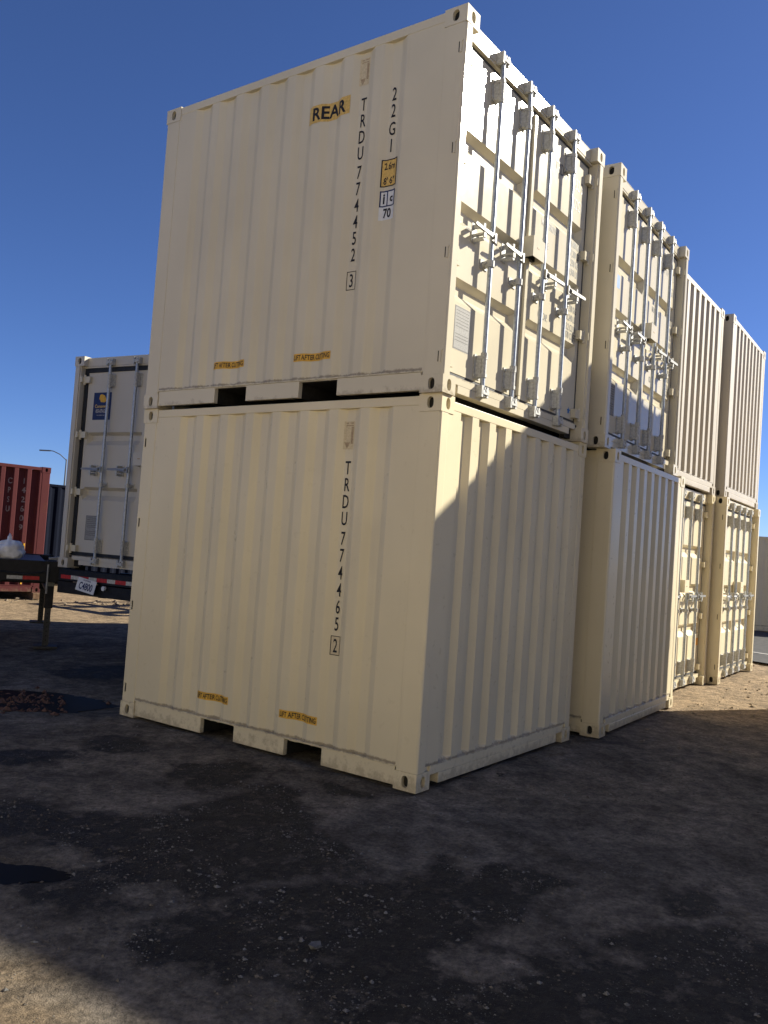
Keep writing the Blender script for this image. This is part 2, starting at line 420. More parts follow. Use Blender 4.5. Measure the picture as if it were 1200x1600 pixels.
            for rx in ((W/2-.64, W/2-.20) if side == 0 else (W/2+.20, W/2+.64)):
                rb = MB().cyl((rx, YR, .11), (rx, YR, H-.10), .0175, 14); bld(rb, 'lock_rod', GALV, d, smooth=False)
                for za, zb in ((.215, .36), (H-.375, H-.235)):
                    br = MB(); e0, e1 = za-.012, zb+.012
                    br.box(rx-.044, rx+.044, YD-.008, YD-.0015, e0, e1)
                    br.cyl((rx, YR, e0+.004), (rx, YR, e1-.004), .0215, 14)
                    br.prism([(rx-.028,YD-.0085,e0+.012),(rx-.020,YR+.012,e0+.012),(rx+.020,YR+.012,e0+.012),(rx+.028,YD-.0085,e0+.012)], (0,0,e1-e0-.024))
                    for zz in (e0+.008, e1-.032):
                        br.prism([(rx-.031,YD-.009,zz),(rx-.025,YR,zz),(rx-.012,YR-.0235,zz),(rx+.012,YR-.0235,zz),(rx+.025,YR,zz),(rx+.031,YD-.009,zz)], (0,0,.024))
                    for q in (-.039, .039):
                        for zz in (za+.01, zb-.01): br.cyl((rx+q, YD-.017, zz), (rx+q, YD-.006, zz), .008, 6)
                    br.cyl((rx, YR, zb-.01 if za < 1 else za-.022), (rx, YR, zb+.024 if za < 1 else za+.01), .026, 12)
                    bld(br, 'rod_bracket', GALVD, d)
                for zc in (.105, H-.088):
                    cm = MB(); yk = .058 if zc < 1 else YF
                    cm.prism([(rx-.035,YR-.030,zc-.018),(rx+.045,YR-.034,zc-.018),(rx+.052,yk-.0005,zc-.018),(rx-.028,yk-.0005,zc-.018)], (0,0,.03))
                    cm.box(rx-.050, rx-.028, YR-.028, yk-.0005, zc-.04, zc+.042); cm.box(rx+.030, rx+.052, YR-.024, yk-.0005, zc-.036, zc+.04)
                    cm.cyl((rx, YR, zc-.03), (rx, YR, zc+.035), .025, 10)
                    cm.cyl((rx+.01, YR-.036, zc+.012), (rx+.01, YR-.01, zc+.012), .011, 8)
                    bld(cm, 'cam_keeper', GALVD, d)
                gd = MB().cyl((rx, YR, 1.0), (rx, YR, 1.045), .031, 12).box(rx-.05, rx+.05, YD-.008, YD-.0015, .99, 1.055).box(rx-.028, rx+.028, YR+.012, YD-.002, 1.005, 1.04)
                gd.cyl((rx-.045, YR+.02, 1.022), (rx+.05, YR+.02, 1.022), .009, 8)
                bld(gd, 'rod_guide', GALVD, d)
                s = -1 if side == 0 else 1
                hd = MB(); zh = 1.205
                hd.box(rx-.012, rx+.012, YR-.034, YR-.0178, zh-.035, zh+.035); hd.box(rx, rx+.05*s, YR-.03, YR-.018, zh-.03, zh+.026)
                hd.prism([(rx+.02*s, YR-.042, zh-.014), (rx+.02*s, YR-.042, zh+.016), (rx+.16*s, YR-.038, zh+.018), (rx+.30*s, YR-.050, zh+.016), (rx+.315*s, YR-.05, zh), (rx+.30*s, YR-.050, zh-.008), (rx+.16*s, YR-.038, zh-.012)], (0, .011, 0))
                hd.cyl((rx+.035*s, YR-.05, zh), (rx+.035*s, YR-.015, zh), .012, 8)
                bld(hd, 'door_handle', ZINC, d)
                ct = MB(); cx = rx+.165*s
                ct.box(cx-.03, cx+.03, YD-.008, YD-.0015, zh-.075, zh+.06); ct.box(cx-.016, cx+.016, YR-.036, YD-.002, zh-.030, zh-.018)
                ct.box(cx-.016, cx+.016, YR-.041, YR-.033, zh-.05, zh+.006)
                ct.cyl((cx, YR-.036, zh-.058), (cx, YD-.004, zh-.058), .014, 10)
                if 0: ct.prism([(cx-.005,YR-.046,zh+.02),(cx+.03,YR-.052,zh+.06),(cx+.045,YR-.052,zh+.055),(cx+.012,YR-.046,zh+.012)], (0,.012,0))
                ct.box(cx-.011, cx+.011, YR-.034, YD-.002, zh+.022, zh+.05)
                bld(ct, 'handle_catch', GALVD, d)
            if side == 1:
                lb = MB(); a, b, zl, zt = 1.125, 1.325, 1.255, 1.415
                yb, yf = YD-.001, -.012
                lb.box(a, a+.005, yf, yb, zl, zt); lb.box(b-.005, b, yf, yb, zl, zt); lb.box(a, b, yf-.004, yf, zl, zt)
                lb.box(a+.005, b-.005, yf, yb, zt-.005, zt)
                bld(lb, 'lock_box', paint_m, d, bevel=.002)
                bld(MB().box(a+.006, b-.006, YD-.03, YD-.002, zl+.02, zt-.01), 'lock_box_inner_shade', DARK, d)  # dark block in the hollow lock box stands in for its shade
                sl = MB().box(a+.07, a+.11, yf-.0055, yf-.004, zl+.075, zl+.087); bld(sl, 'lock_slot', GHOSTD, d)
            if side == 1:
                ast = MB().box(sm+.009, sm+.0455, YD-.022, YD+.002, z0+.02, z1-.02); bld(ast, 'door_overlap_strip', paint_m if gasket is not RUBBER else RUBBER, d)
        # frame lugs seen from the side of the post
    if detail:
        for X in (0, 1):
            for E in ((0,) if door else (1,)):
                mx = lambda a: a if not X else W-a
                my = lambda a: a if not E else L-a
                for zh in (.24, .93, 1.63, 2.31):
                    lg = MB().box(mx(-.003), mx(.004), my(.028), my(.043), zh-.045, zh+.04); lg.box(mx(-.002), mx(.004), my(.02), my(.028), zh+.03, zh+.04)
                    o = bld(lg, 'hinge_lug', paint_m)
                    bld(MB().box(mx(-.0005), mx(.004), my(.0435), my(.052), zh-.04, zh+.03), 'lug_slot', DARK, o)
    return root

ANCH = {}
def side_decal(root, me, yc, zc, name, mat, L=L10, lift=.0026, deep=.030, parent=None):
    """lay a flat mesh (u to the right when seen from -x) on the corrugated x=0 side"""
    prof = folds(.165, L-.165, SIDE['flat'], SIDE['slope'], SIDE['inner'], .05, ANCH.get(root.name))
    brk = [yc-u for u, d in prof]
    def fn(u, v):
        y = yc-u; return Vector((.007+deep*depth_at(prof, y)-lift-W/2, y-L/2, zc+v))
    conform(me, brk, fn); return put(me, name, mat, parent or root)
def flat_decal(root, me, xc, zc, name, mat, y=.095, lift=.001, L=L10, parent=None):
    for v in me.vertices: v.co = Vector((xc+v.co.x-W/2, y-lift-L/2, zc+v.co.y))
    return put(me, name, mat, parent or root)
def place(root, x, y, yaw, z, L=L10):
    """x,y: plan position of the near left corner of the face that fronts the yard"""
    c, s = math.cos(yaw), math.sin(yaw); u, v = W/2, L/2
    root.location = (x+u*c-v*s, y+u*s+v*c, z); root.rotation_euler = (0, 0, yaw)

G_U = 'containers of the top row'; G_L = 'containers of the ground row'
west_proto = make_container('panel', P_PALE, L=L20, detail=False, pockets=[(1.9,2.26),(3.8,4.16)])
door_proto = make_container('door', P_PALE, strap=False, gasket=GREYRUB, anchor=.855, pockets=[(.89,1.25),(1.79,2.14)])
panel_proto = make_container('panel', P_BEIGE, anchor=.765)
ANCH[door_proto.name] = .855; ANCH[panel_proto.name] = .765
def repaint(root, m_from, m_to):
    for o in [root]+kids(root):
        for q in [o]+kids(o):
            if q.type == 'MESH' and q.data.materials and q.data.materials[0] == m_from:
                q.data = q.data.copy(); q.data.materials[0] = m_to

a_low = panel_proto; b_low = copy_tree(panel_proto)
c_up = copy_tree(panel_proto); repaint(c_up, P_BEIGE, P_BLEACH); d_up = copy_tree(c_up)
shade_low = copy_tree(panel_proto); shade_up = copy_tree(panel_proto)
shade_low2 = copy_tree(panel_proto); shade_up2 = copy_tree(panel_proto)
a_up = door_proto; b_up = copy_tree(door_proto)
c_low = copy_tree(door_proto); repaint(c_low, P_PALE, P_BEIGE); d_low = copy_tree(c_low)

place(a_low, 0, 0, 0, 0); place(a_up, -.035, -.018, -.002, H)
place(b_low, 2.729, -.155, .035, 0); place(b_up, 2.60, -.10, .035, H)
place(c_low, 5.12, .182, .01, 0); place(c_up, 5.12, .19, .01, H)
place(d_low, 7.66, .074, .03, 0); place(d_up, 7.72, .13, .03, H)
tag(a_low, 'beige container at ground level, nearest corner, vertical number ending 465 2, corrugated end', 'shipping container', G_L)
tag(a_up, 'pale beige container on top at the near corner, side sticker reading REAR, lock rod doors', 'shipping container', G_U)
tag(b_low, 'shaded beige container with ribbed end on the ground, second from the near corner', 'shipping container', G_L)
tag(b_up, 'upper container with door rods and small blue sticker, second from the near corner', 'shipping container', G_U)
tag(c_low, 'sunlit beige container with doors on the ground, just beyond the shaded ribbed one', 'shipping container', G_L)
tag(c_up, 'grey beige ribbed container on top, between the rod door one and the farthest stack', 'shipping container', G_U)
tag(d_low, 'sunlit beige container with doors on the ground at the far end of the row', 'shipping container', G_L)
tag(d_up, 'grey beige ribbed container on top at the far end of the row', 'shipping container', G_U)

# stack across the yard, outside the picture, that throws the big shadow
G_S = 'containers stacked across the yard'
for r, z, yy in ((shade_low, 0, -1.80-L10), (shade_up, H, -1.80-L10), (shade_low2, 0, -1.805-2*L10), (shade_up2, H, -1.805-2*L10)):
    place(r, 5.335, yy, 0, z)
tag(shade_low, 'beige container at the bottom of the stack across the yard, facing the row', 'shipping container', G_S)
tag(shade_up, 'beige container on top of the stack across the yard, facing the row', 'shipping container', G_S)
tag(shade_low2, 'beige container at the bottom of the rear stack across the yard', 'shipping container', G_S)
tag(shade_up2, 'beige container on top of the rear stack across the yard', 'shipping container', G_S)

# unseen row of pale containers, added to bounce sunlight onto the long side
G_W = 'unseen containers added to bounce light'
for k, (yy, wh) in enumerate(((-16.2,'first'), (-9.9,'second'), (-3.6,'third'), (2.7,'fourth'))):
    for zz, lv in ((0,'ground level'), (H,'top')):
        r = west_proto if (k == 0 and zz == 0) else copy_tree(west_proto)
        r.location = (-10.4, yy, zz); r.rotation_euler = (0, 0, 0)
        tag(r, 'beige container at %s, %s from the south in the unseen row added for bounce light' % (lv, wh), 'shipping container', G_W)
# ---- side markings
def column(root, chars, y0, z_list, box_last=True, name='serial_number', size=.098):
    ms = []
    for k, ch in enumerate(chars): ms.append(shift(text_mesh(ch, size, .60, .0012), -(k*.0), z_list[k]))
    me = join_meshes(ms); side_decal(root, me, y0, 0, name, INK)
za = [2.10,1.98,1.86,1.74,1.60,1.48,1.36,1.24,1.12,1.00,.85]
column(a_low, 'TRDU7744652', .765, za)
side_decal(a_low, shift(frame_mesh(.085,.135,.005),0,0), .765, .85, 'check_digit_frame', INK, lift=.0027)
side_decal(a_low, rect_mesh(.084,.134), .765, .85, 'check_digit_patch', GHOST, lift=.0020)
column(a_up, 'TRDU7744523', .85, [z+.032 for z in za[:-1]]+[.845])
side_decal(a_up, frame_mesh(.085,.135,.005), .85, .845, 'check_digit_frame', INK, lift=.0027)
column(a_up, '22G1', .58, [2.14,2.02,1.89,1.77], name='size_code')
# REAR
side_decal(a_up, rect_mesh(.40,.135), 1.155, 2.15, 'rear_sticker', YELW, lift=.0020)
side_decal(a_up, text_mesh('REAR', .098, .95, .0035, 1.06), 1.155, 2.15, 'rear_lettering', INK, lift=.0030)
# height plate
side_decal(a_up, rect_mesh(.128,.19), .575, 1.575, 'height_plate', YELW, lift=.0020)
side_decal(a_up, frame_mesh(.134,.196,.008), .575, 1.575, 'height_plate_border', INK, lift=.0026)
side_decal(a_up, text_mesh('2.6m', .05, .68, .0012), .575, 1.625, 'height_plate_lettering', INK, lift=.0030)
side_decal(a_up, text_mesh("8' 6''", .05, .75, .0012), .575, 1.52, 'height_plate_lettering', INK, lift=.0030)
side_decal(a_up, rect_mesh(.128,.21), .575, 1.345, 'code_plate', WHT, lift=.0020)
side_decal(a_up, frame_mesh(.128,.115,.009), .575, 1.392, 'code_plate_border', NAVY, lift=.0026)
side_decal(a_up, rect_mesh(.009,.1), .580, 1.392, 'code_plate_divider', NAVY, lift=.0026)
side_decal(a_up, text_mesh('i', .075, .9, .003), .609, 1.392, 'code_plate_lettering', INK, lift=.0030)
side_decal(a_up, text_mesh('c', .055, .8, .003), .545, 1.386, 'code_plate_lettering', INK, lift=.0030)
side_decal(a_up, text_mesh('70', .065, .75, .003), .575, 1.288, 'code_plate_lettering', INK, lift=.0030)
for root, zz, ys in ((a_low, .31, (1.035, 1.915)), (a_up, .315, (1.145, 2.01))):
    for yc in ys:
        side_decal(root, rect_mesh(.355,.058), yc, zz, 'warning_sticker', YEL, lift=.0020)
        side_decal(root, text_mesh('LIFT AFTER CUTTING', .038, .68, .0010), yc, zz, 'warning_lettering', INK, lift=.0030)
# peeled arrow sticker traces
for root, yc, zc in ((a_low, .775, 2.33), (a_up, .862, 2.375)):
    side_decal(root, rect_mesh(.085,.20), yc, zc, 'sticker_residue', GHOST, lift=.0018)
    arr = join_meshes([poly_mesh([(.018,-.06),(.036,-.06),(.036,.06),(.018,.06)]), poly_mesh([(-.03,.066),(.036,.066),(.036,.073),(-.03,.073)]),
                       poly_mesh([(-.036,-.05),(.012,-.05),(.002,-.072),(-.012,-.095),(-.024,-.075)]), poly_mesh([(-.03,.083),(-.01,.083),(-.01,.091),(-.03,.091)]), poly_mesh([(.005,.083),(.034,.083),(.034,.091),(.005,.091)])])
    side_decal(root, arr, yc, zc, 'faded_arrow', GHOSTD, lift=.0024)

# ---- door markings
def door_marks(root, num, blue=True, csc_x=.30, full=True, L=L10, ink=INKG):
    ds = [o for o in kids(root) if o.name.startswith('door')]
    left = min(ds, key=lambda o: min(v.co.x for v in o.data.vertices)); right = max(ds, key=lambda o: min(v.co.x for v in o.data.vertices))
    flat_decal(root, rect_mesh(.215,.30), csc_x+.05, .50, 'data_plate', PLATE, parent=left, L=L)
    ls = [rect_mesh(.17,.005) for _ in range(9)]
    for k, m in enumerate(ls): shift(m, 0, .12-.022*k-(.03 if k > 5 else 0))
    ls.append(frame_mesh(.205,.29,.004))
    flat_decal(root, join_meshes(ls), csc_x+.05, .50, 'plate_lines', INKG, lift=.0018, parent=left, L=L)
    if blue: flat_decal(root, rect_mesh(.115,.125), .365, 1.62, 'blue_sticker', BLUD, parent=left, L=L)
    if full:
        T = lambda s, x, z, sz=.06, c=.6: flat_decal(root, text_mesh(s, sz, c, .0012), x, z, 'door_lettering', ink, lift=.0015, parent=right, L=L)
        T(num, 1.93, 2.20, .10, .62); T('22G1', 2.13, 2.03, .10, .62)
        T('MAX. GROSS', 1.60, 1.66, .06); T('30,480 KG', 2.12, 1.67, .06); T('67,200 LB', 2.12, 1.59, .06)
        T('TARE', 1.55, 1.50, .06); T('2,250 KG', 2.12, 1.51, .06); T('4,960 LB', 2.12, 1.43, .06)
        T('NET', 1.53, 1.12, .06); T('28,230 KG', 2.12, 1.12, .06); T('62,240 LB', 2.12, 1.04, .06)
        T('CU.CAP.', 1.58, .92, .06); T('33.2 CU.M', 2.12, .96, .06); T('1,170 CU.FT', 2.12, .885, .06)
bm_ = poly_mesh([(math.cos(t*math.pi/5+math.pi/2)*(.035 if t % 2 == 0 else .018), math.sin(t*math.pi/5+math.pi/2)*(.035 if t % 2 == 0 else .018)) for t in range(10)])
flat_decal(a_up, bm_, 2.195, .255, 'star_sticker', plain('blue_star_ink', (.04,.16,.38), .5, 0, .3, 90), parent=max([o for o in kids(a_up) if o.name.startswith('door')], key=lambda o: min(v.co.x for v in o.data.vertices)))
door_marks(a_up, 'TRDU 774452 3'); door_marks(b_up, 'TRDU 774460 2')
for r in (c_low, d_low):
    dl = [o for o in kids(r) if o.name.startswith('door')]
    left = min(dl, key=lambda o: min(v.co.x for v in o.data.vertices)); right = max(dl, key=lambda o: min(v.co.x for v in o.data.vertices))
    flat_decal(r, rect_mesh(.10,.10), .22 if r is d_low else .20, .58, 'orange_tape', ORANGE, parent=left)
    flat_decal(r, rect_mesh(.10,.10), W-.20, .58, 'orange_tape', ORANGE, parent=right)

# ------------------------------------------------------------------ container on the road chassis, behind on the left
TX, TY, TA, TZ = 1.528, 6.327, -1.458, 1.045
t_con = make_container('door', P_GREY, L=L20, bands=2, gasket=RUBBER, pockets=[(1.9,2.26),(3.8,4.16)])
place(t_con, TX, TY, TA, TZ, L20)
tag(t_con, 'grey beige container on a road chassis with blue company sticker on its door', 'shipping container')
door_marks(t_con, '', blue=False, csc_x=.37, full=False, L=L20)
tl = min([o for o in kids(t_con) if o.name.startswith('door')], key=lambda o: min(v.co.x for v in o.data.vertices))
fd = lambda me, x, z, n, m, l: flat_decal(t_con, me, x, z, n, m, lift=l, L=L20, parent=tl)
fd(rect_mesh(.30,.335), .425, 1.985, 'company_sticker', NAVY, .0010)
fd(poly_mesh([(-.055,.02),(-.062,-.002),(-.045,-.012),(-.03,-.04),(.03,-.045),(.06,-.03),(.055,.005),(.03,.04),(-.02,.058),(-.05,.048)]), .43, 2.075, 'sticker_emblem', YELT, .0020)
fd(text_mesh('Conexwest', .042, .9, .001), .425, 1.985, 'sticker_lettering', YELW, .0020)
fd(text_mesh('855-878-5233', .042, .62, .003), .425, 1.925, 'sticker_lettering', WTXT, .0020)
fd(text_mesh('www.conexwest.com', .016, .85, .0006), .425, 1.875, 'sticker_lettering', WTXT, .0020)

# chassis under it (local x across, y backwards from the doors)
def chassis(root, L, zt, wd=2.44, tyres=True, legs=None, bumper=True, lateral=8):
    off = (-wd/2, -L/2, 0); B = lambda mb, n, m, par=root, **k: mb.build(n, m, par, off=off, **k)
    fr = MB()
    for x in (.62, wd-.72): fr.box(x, x+.10, .12, L-.05, zt-.32, zt-.06)
    fr.box(.02, wd-.02, .03, .16, zt-.15, zt-.012); fr.box(.02, wd-.02, L-.16, L-.03, zt-.15, zt-.012)
    y = 1.0
    while y < L-.6: fr.box(.03, wd-.03, y, y+.07, zt-.18, zt-.061); y += (L-1.2)/lateral
    B(fr, 'frame_rails', BLACKM, bevel=.004)
    if bumper:
        B(MB().box(.05, wd-.05, .0, .05, zt-.30, zt-.165), 'rear_bumper', BLACKM)
        tp = MB(); tw = MB(); x = .10; k = 0
        while x < wd-.25:
            (tp if k % 2 == 0 else tw).box(x, x+(.17 if k % 2 == 0 else .13), -.004, -.0005, zt-.105-.02, zt-.06-.02); x += .172 if k % 2 == 0 else .132; k += 1
        bo = B(MB().box(.06, wd-.06, .0, .028, zt-.15, zt-.02), 'tape_board', BLACKM)
        B(tp, 'red_tape', REDT, bo); B(tw, 'white_tape', WHTT, bo)
    if tyres:
        for ya in (2.6, 3.85):
            B(MB().cyl((.3, ya, .5), (wd-.3, ya, .5), .065, 12), 'axle', BLACKM)
            for x in (.02, .34, wd-.60, wd-.28):
                t = MB(); prof = [(.0,.40),(.02,.49),(.06,.505),(.20,.505),(.24,.49),(.26,.40),(.26,.28),(0,.28)]
                n = 28; rows = [[(x+a, ya+r*math.cos(2*math.pi*k/n), .507+r*math.sin(2*math.pi*k/n)) for a, r in prof+[prof[0]]] for k in range(n+1)]
                ty = B(t.grid(rows), 'tyre', RUBBER); B(MB().cyl((x+.05, ya, .507), (x+.21, ya, .507), .282, 20, .27), 'wheel_rim', GREYM, ty)
    if legs:
        for x, zf in legs:
            ly = .42
            lg = MB().box(x-.05, x+.05, ly-.05, ly+.05, .50+zf, zt+.0)
            o = B(lg, 'landing_leg', BLACKM, bevel=.004)
            B(MB().box(x-.035, x+.035, ly-.035, ly+.035, .03+zf, .5+zf), 'inner_leg', LEGM, o)
            B(MB().box(x-.13, x+.13, ly-.14, ly+.14, zf+.005, .03+zf), 'leg_foot', LEGM, o)
            h = MB()
            for k in range(7): h.cyl((x-.0375, ly, .1+zf+k*.055), (x-.0352, ly, .1+zf+k*.055), .009, 8)
            B(h, 'leg_hole', DARK, o)
            B(MB().cyl((x-.065, ly, zt-.18), (x-.13, ly, zt-.18), .03, 10).box(x-.09, x-.065, ly-.05, ly+.05, zt-.32, zt-.08), 'gear_box', GREYM, o)
        B(MB().cyl((legs[0][0], .42, zt-.42), (legs[1][0], .42, zt-.42), .025, 8), 'leg_cross_shaft', GREYM)
    return root
ch1 = empty('container_chassis', (0,0,0))
chassis(ch1, 6.5, 1.04)
c, s = math.cos(TA), math.sin(TA); u, v = 1.22, 3.25-.02
ch1.location = (TX+u*c-v*s, TY+u*s+v*c, 0); ch1.rotation_euler = (0,0,TA)
tag(ch1, 'black road chassis with red and white tape and plate, carrying the grey beige container', 'trailer')
# licence plate, hung at a tilt
pl = MB().box(-.155, .155, -.004, 0, -.078, .078).build('license_plate', WHT, ch1)
pl.location = (-1.22+.60, -3.25-.055, .862); pl.rotation_euler = (R(-8), R(8), 0)
for m, z in ((text_mesh('C4800', .085, .72, .003), -.012), (text_mesh('CALIFORNIA', .018, .9, .0006), .058)):
    for vv in m.vertices: vv.co = Vector((vv.co.x, -.0055, vv.co.y+z))
    o = bpy.data.objects.new('plate_lettering', m); m.materials.append(NAVY); C.objects.link(o); o.parent = pl
lamp = MB().cyl((-1.22+.86, -3.26, .85), (-1.22+.86, -3.29, .85), .028, 14).build('marker_lamp', WHT, ch1)

# second, empty chassis: its end with the landing legs sticks out in front of the first
CA = math.atan2(-.51, .86)+math.pi       # local +x ... set so that local y runs away to the left
ch2 = empty('flatbed_chassis', (0,0,0))
LC = 12.0
chassis(ch2, LC, 1.10, tyres=False, legs=[(.25,0.0),(2.19,.10)], bumper=False, lateral=9)
# local y dir must be (-.86,.51); local x dir then (.51,.86)
ang = math.atan2(.86, .51); ch2.rotation_euler = (0,0,ang)
c, s = math.cos(ang), math.sin(ang)
# near leg (local .25,.42) sits at (1.71,6.73)
lx, ly = .25-1.22, .42-LC/2
ch2.location = (1.71-(lx*c-ly*s), 6.73-(lx*s+ly*c), 0)
tag(ch2, 'empty black flatbed chassis resting on landing legs, at the left edge before the red container', 'trailer')
off2 = (-1.22, -LC/2, 0)
MB().box(.0, .05, .30, LC-.1, .84, 1.098).build('side_rail', BLACKM, ch2, off=off2, bevel=.004)
MB().box(2.39, 2.44, .30, LC-.1, .84, 1.098).build('side_rail', BLACKM, ch2, off=off2)
b = MB()
b.box(.051, 2.389, .5, 5.2, 1.06, 1.085); b.build('deck_boards', BLACKM, ch2, off=off2)
for x0, m in ((.52, REDT), (.67, REDT), (.82, WHTT), (.99, WHTT)):
    pass
MB().box(-.004, -.0005, .56, .75, .862, .905).build('red_tape', REDT, ch2, off=off2)
MB().box(-.004, -.0005, .752, .93, .862, .905).build('white_tape', WHTT, ch2, off=off2)
MB().tube([(-.02, .45, .98), (-.04, .7, .93), (-.035, 1.0, .95), (-.03, 1.25, 1.03), (-.02, 1.6, 1.08)], .009, 6).build('air_hose', RUBBER, ch2, off=off2)
MB().box(.19, .31, .30, .36, 1.02, 1.15).box(.2,.3,.36,.46,1.11,1.14).build('leg_bracket', ZINC, ch2, off=off2, bevel=.004)
MB().cyl((-.04,.47,.70),(-.04,.47,1.06),.012,8).build('crank_handle', ZINC, ch2, off=off2)
MB().tube([(.2,.25,1.105),(.6,-.05,1.105),(.95,-.18,1.105)],.014,8).build('coupling_bar', ZINC, ch2, off=off2)

ch3 = empty('added_shadow_chassis', (0,0,0))  # unseen chassis added to throw thin line shadows on the lit ground
chassis(ch3, 9.0, 1.12, tyres=False, legs=[(.4,0.0),(2.04,0.0)], bumper=False, lateral=4)
ch3.rotation_euler = (0,0,R(-86)); ch3.location = (11.2, 10.35, 0)
MB().box(.0, .05, .2, 8.9, .98, 1.10).build('side_rail', BLACKM, ch3, off=(-1.22,-4.5,0)); MB().box(2.39, 2.44, .2, 8.9, .98, 1.10).build('side_rail', BLACKM, ch3, off=(-1.22,-4.5,0))
tag(ch3, 'skeletal chassis added out of sight behind the carried container to cast line shadows', 'trailer')
# white sacks on the deck
def sack(loc, r, seed, label):
    bm = bmesh.new(); bmesh.ops.create_icosphere(bm, subdivisions=4, radius=1)
    for v in bm.verts:
        p = v.co.copy(); n1 = noise.noise(p*1.7+Vector((seed,0,0))); n2 = noise.noise(p*4+Vector((0,seed,0))); a_ = math.atan2(p.y, p.x)
        k = 1+.22*n1+.16*abs(n2)+.10*noise.noise(p*9)+.07*math.sin(a_*7+seed)*max(0, p.z)
        z = p.z
        neck = min(1, max(0, z-.80)/.14); tip = max(0, z-.94)/.06
        v.co = Vector((p.x*k*(1-.55*neck)*(1+2.2*tip*math.cos(a_*2+seed)**2), p.y*k*(1-.55*neck)*(1+.8*tip), min(z,.80)*.82*k+neck*.10+tip*.42+.12*tip*math.cos(a_*2)))
        if v.co.z < -.55: v.co.z = -.55
        if tip > .3: v.co.x += .18*(tip-.3)
        v.co *= r; v.co.z += .55*r
    me = bpy.data.meshes.new('sack'); bm.to_mesh(me); bm.free(); me.materials.append(SACK)
    for p in me.polygons: p.use_smooth = True
    o = bpy.data.objects.new('white_sack', me); C.objects.link(o); o.location = loc; o.rotation_euler = (0,0,seed)
    tag(o, label, 'sack', 'white sacks on the flatbed'); return o
def ch2p(lx_, ly_, z):
    x, y = lx_-1.22, ly_-LC/2
    return (ch2.location.x+x*c-y*s, ch2.location.y+x*s+y*c, z)
sack(ch2p(.28, .93, 1.098), .165, 1.3, 'tied white sack with an upright neck on the black flatbed, rightmost of the sacks')
sack(ch2p(.46, 1.20, 1.098), .17, 4.1, 'white sack slumped behind and left of the tied sack on the flatbed')
sack(ch2p(.12, 1.17, 1.098), .12, 7.7, 'small bright white sack at the left picture edge on the flatbed')

# ------------------------------------------------------------------ red container, navy container
def simple_container(L, paint_m, deep, anchor=None):
    return make_container('panel', paint_m, L=L, deep=deep, pockets=[(L/2-1.2,L/2-.84),(L/2+.84,L/2+1.2)], cast_m=paint_m, detail=False, anchor=anchor)
SIDE_OLD = dict(SIDE); SIDE.update(flat=.090, slope=.022, inner=.125); RA = .165+.052+.022+.0625
red = simple_container(L20, P_RED, .080, RA)
# its long side (local x=0, outward -x) must look towards (-.37,-.93); local y = 0 end is its right end
ra = math.atan2(.196, -.98)-math.pi/2   # local y axis -> (-.93,.37)
rc, rs = math.cos(ra), math.sin(ra)
nx, ny = 5.65, 13.0                    # near right corner = local (0,0)
# local x axis = (cos,sin) ; outward -x must be toward camera
red.rotation_euler = (0,0,ra); lx, ly = -W/2, -L20/2
red.location = (nx-(lx*rc-ly*rs), ny-(lx*rs+ly*rc), .13)
tag(red, 'faded red rusty container with deep ribs and white vertical lettering, behind the flatbed', 'shipping container')
def red_text(s, y0, z0, dz=.20, size=.12):
    ms = [shift(text_mesh(ch, size, .65, .002), 0, -k*dz) for k, ch in enumerate(s) if ch != ' ']
    prof = folds(.165, L20-.165, SIDE['flat'], SIDE['slope'], SIDE['inner'], .05, RA)
    me = join_meshes(ms)
    def fn(u, v):
        y = y0-u; return Vector((.007+.080*depth_at(prof, y)-.005-W/2, y-L20/2, z0+v))
    conform(me, [y0-u for u, d in prof], fn); put(me, 'number_lettering', WTXT, red)
red_text('CPSU', .78, 2.25, .19); red_text('142609 8', .50, 2.27, .19)
MB().box(-.002-W/2, .0045-W/2, .40-L20/2, .43-L20/2, .17, 1.0).build('yellow_stripe', YELT, red)
for kx in (.09, W-.09):
    for ky in (.1, L20-.1):
        pass
for i, (yy) in enumerate((.1, L20-.1)):
    wb = MB().box(-W/2-.1, W/2+.1, -.09, .09, 0, .125).build('timber_bearer', WOOD, None, bevel=.006)
    lx, ly = 0, yy-L20/2
    wb.location = (red.location.x-ly*rs, red.location.y+ly*rc, .004); wb.rotation_euler = (0,0,ra)
    tag(wb, ('timber bearer under the right end of the red container' if i == 0 else 'timber bearer under the far left end of the red container'), 'timber', 'timber bearers')
SIDE.update(flat=.07, slope=.068, inner=.072)
blue = simple_container(L20, P_BLUE, .036)
blue.rotation_euler = (0,0,ra+.1); blue.location = (10.9, 17.6, 0)
tag(blue, 'dark navy container between the red container and the one on the chassis', 'shipping container')
SIDE.update(SIDE_OLD)
# tan container far right
far = make_container('panel', P_BEIGE, L=L20, deep=.03, pockets=[(1.9,2.26),(3.8,4.16)], detail=False)
far.rotation_euler = (0,0,R(28)); far.location = (21.6, 2.3, 0)
tag(far, 'tan container standing alone beyond the road at the right picture edge', 'shipping container')

# ------------------------------------------------------------------ street lamp far away
lp = empty('street_lamp', (51.6, 81.2, 0))
MB().cyl((0,0,0),(0,0,8.85),.13,12,.075).build('pole', GREYM, lp)
MB().tube([(0,0,8.75),(-.45,.6,9.35),(-.9,1.2,9.66),(-1.2,1.55,9.7)],.05,8).build('arm', GREYM, lp)
MB().prism([(-1.1,1.45,9.62),(-1.0,1.65,9.62),(-1.75,2.45,9.58),(-1.95,2.3,9.58)],(0,0,.14)).build('lamp_head', GREYM, lp)
tag(lp, 'thin grey street lamp with curved arm rising above the navy container', 'street lamp')

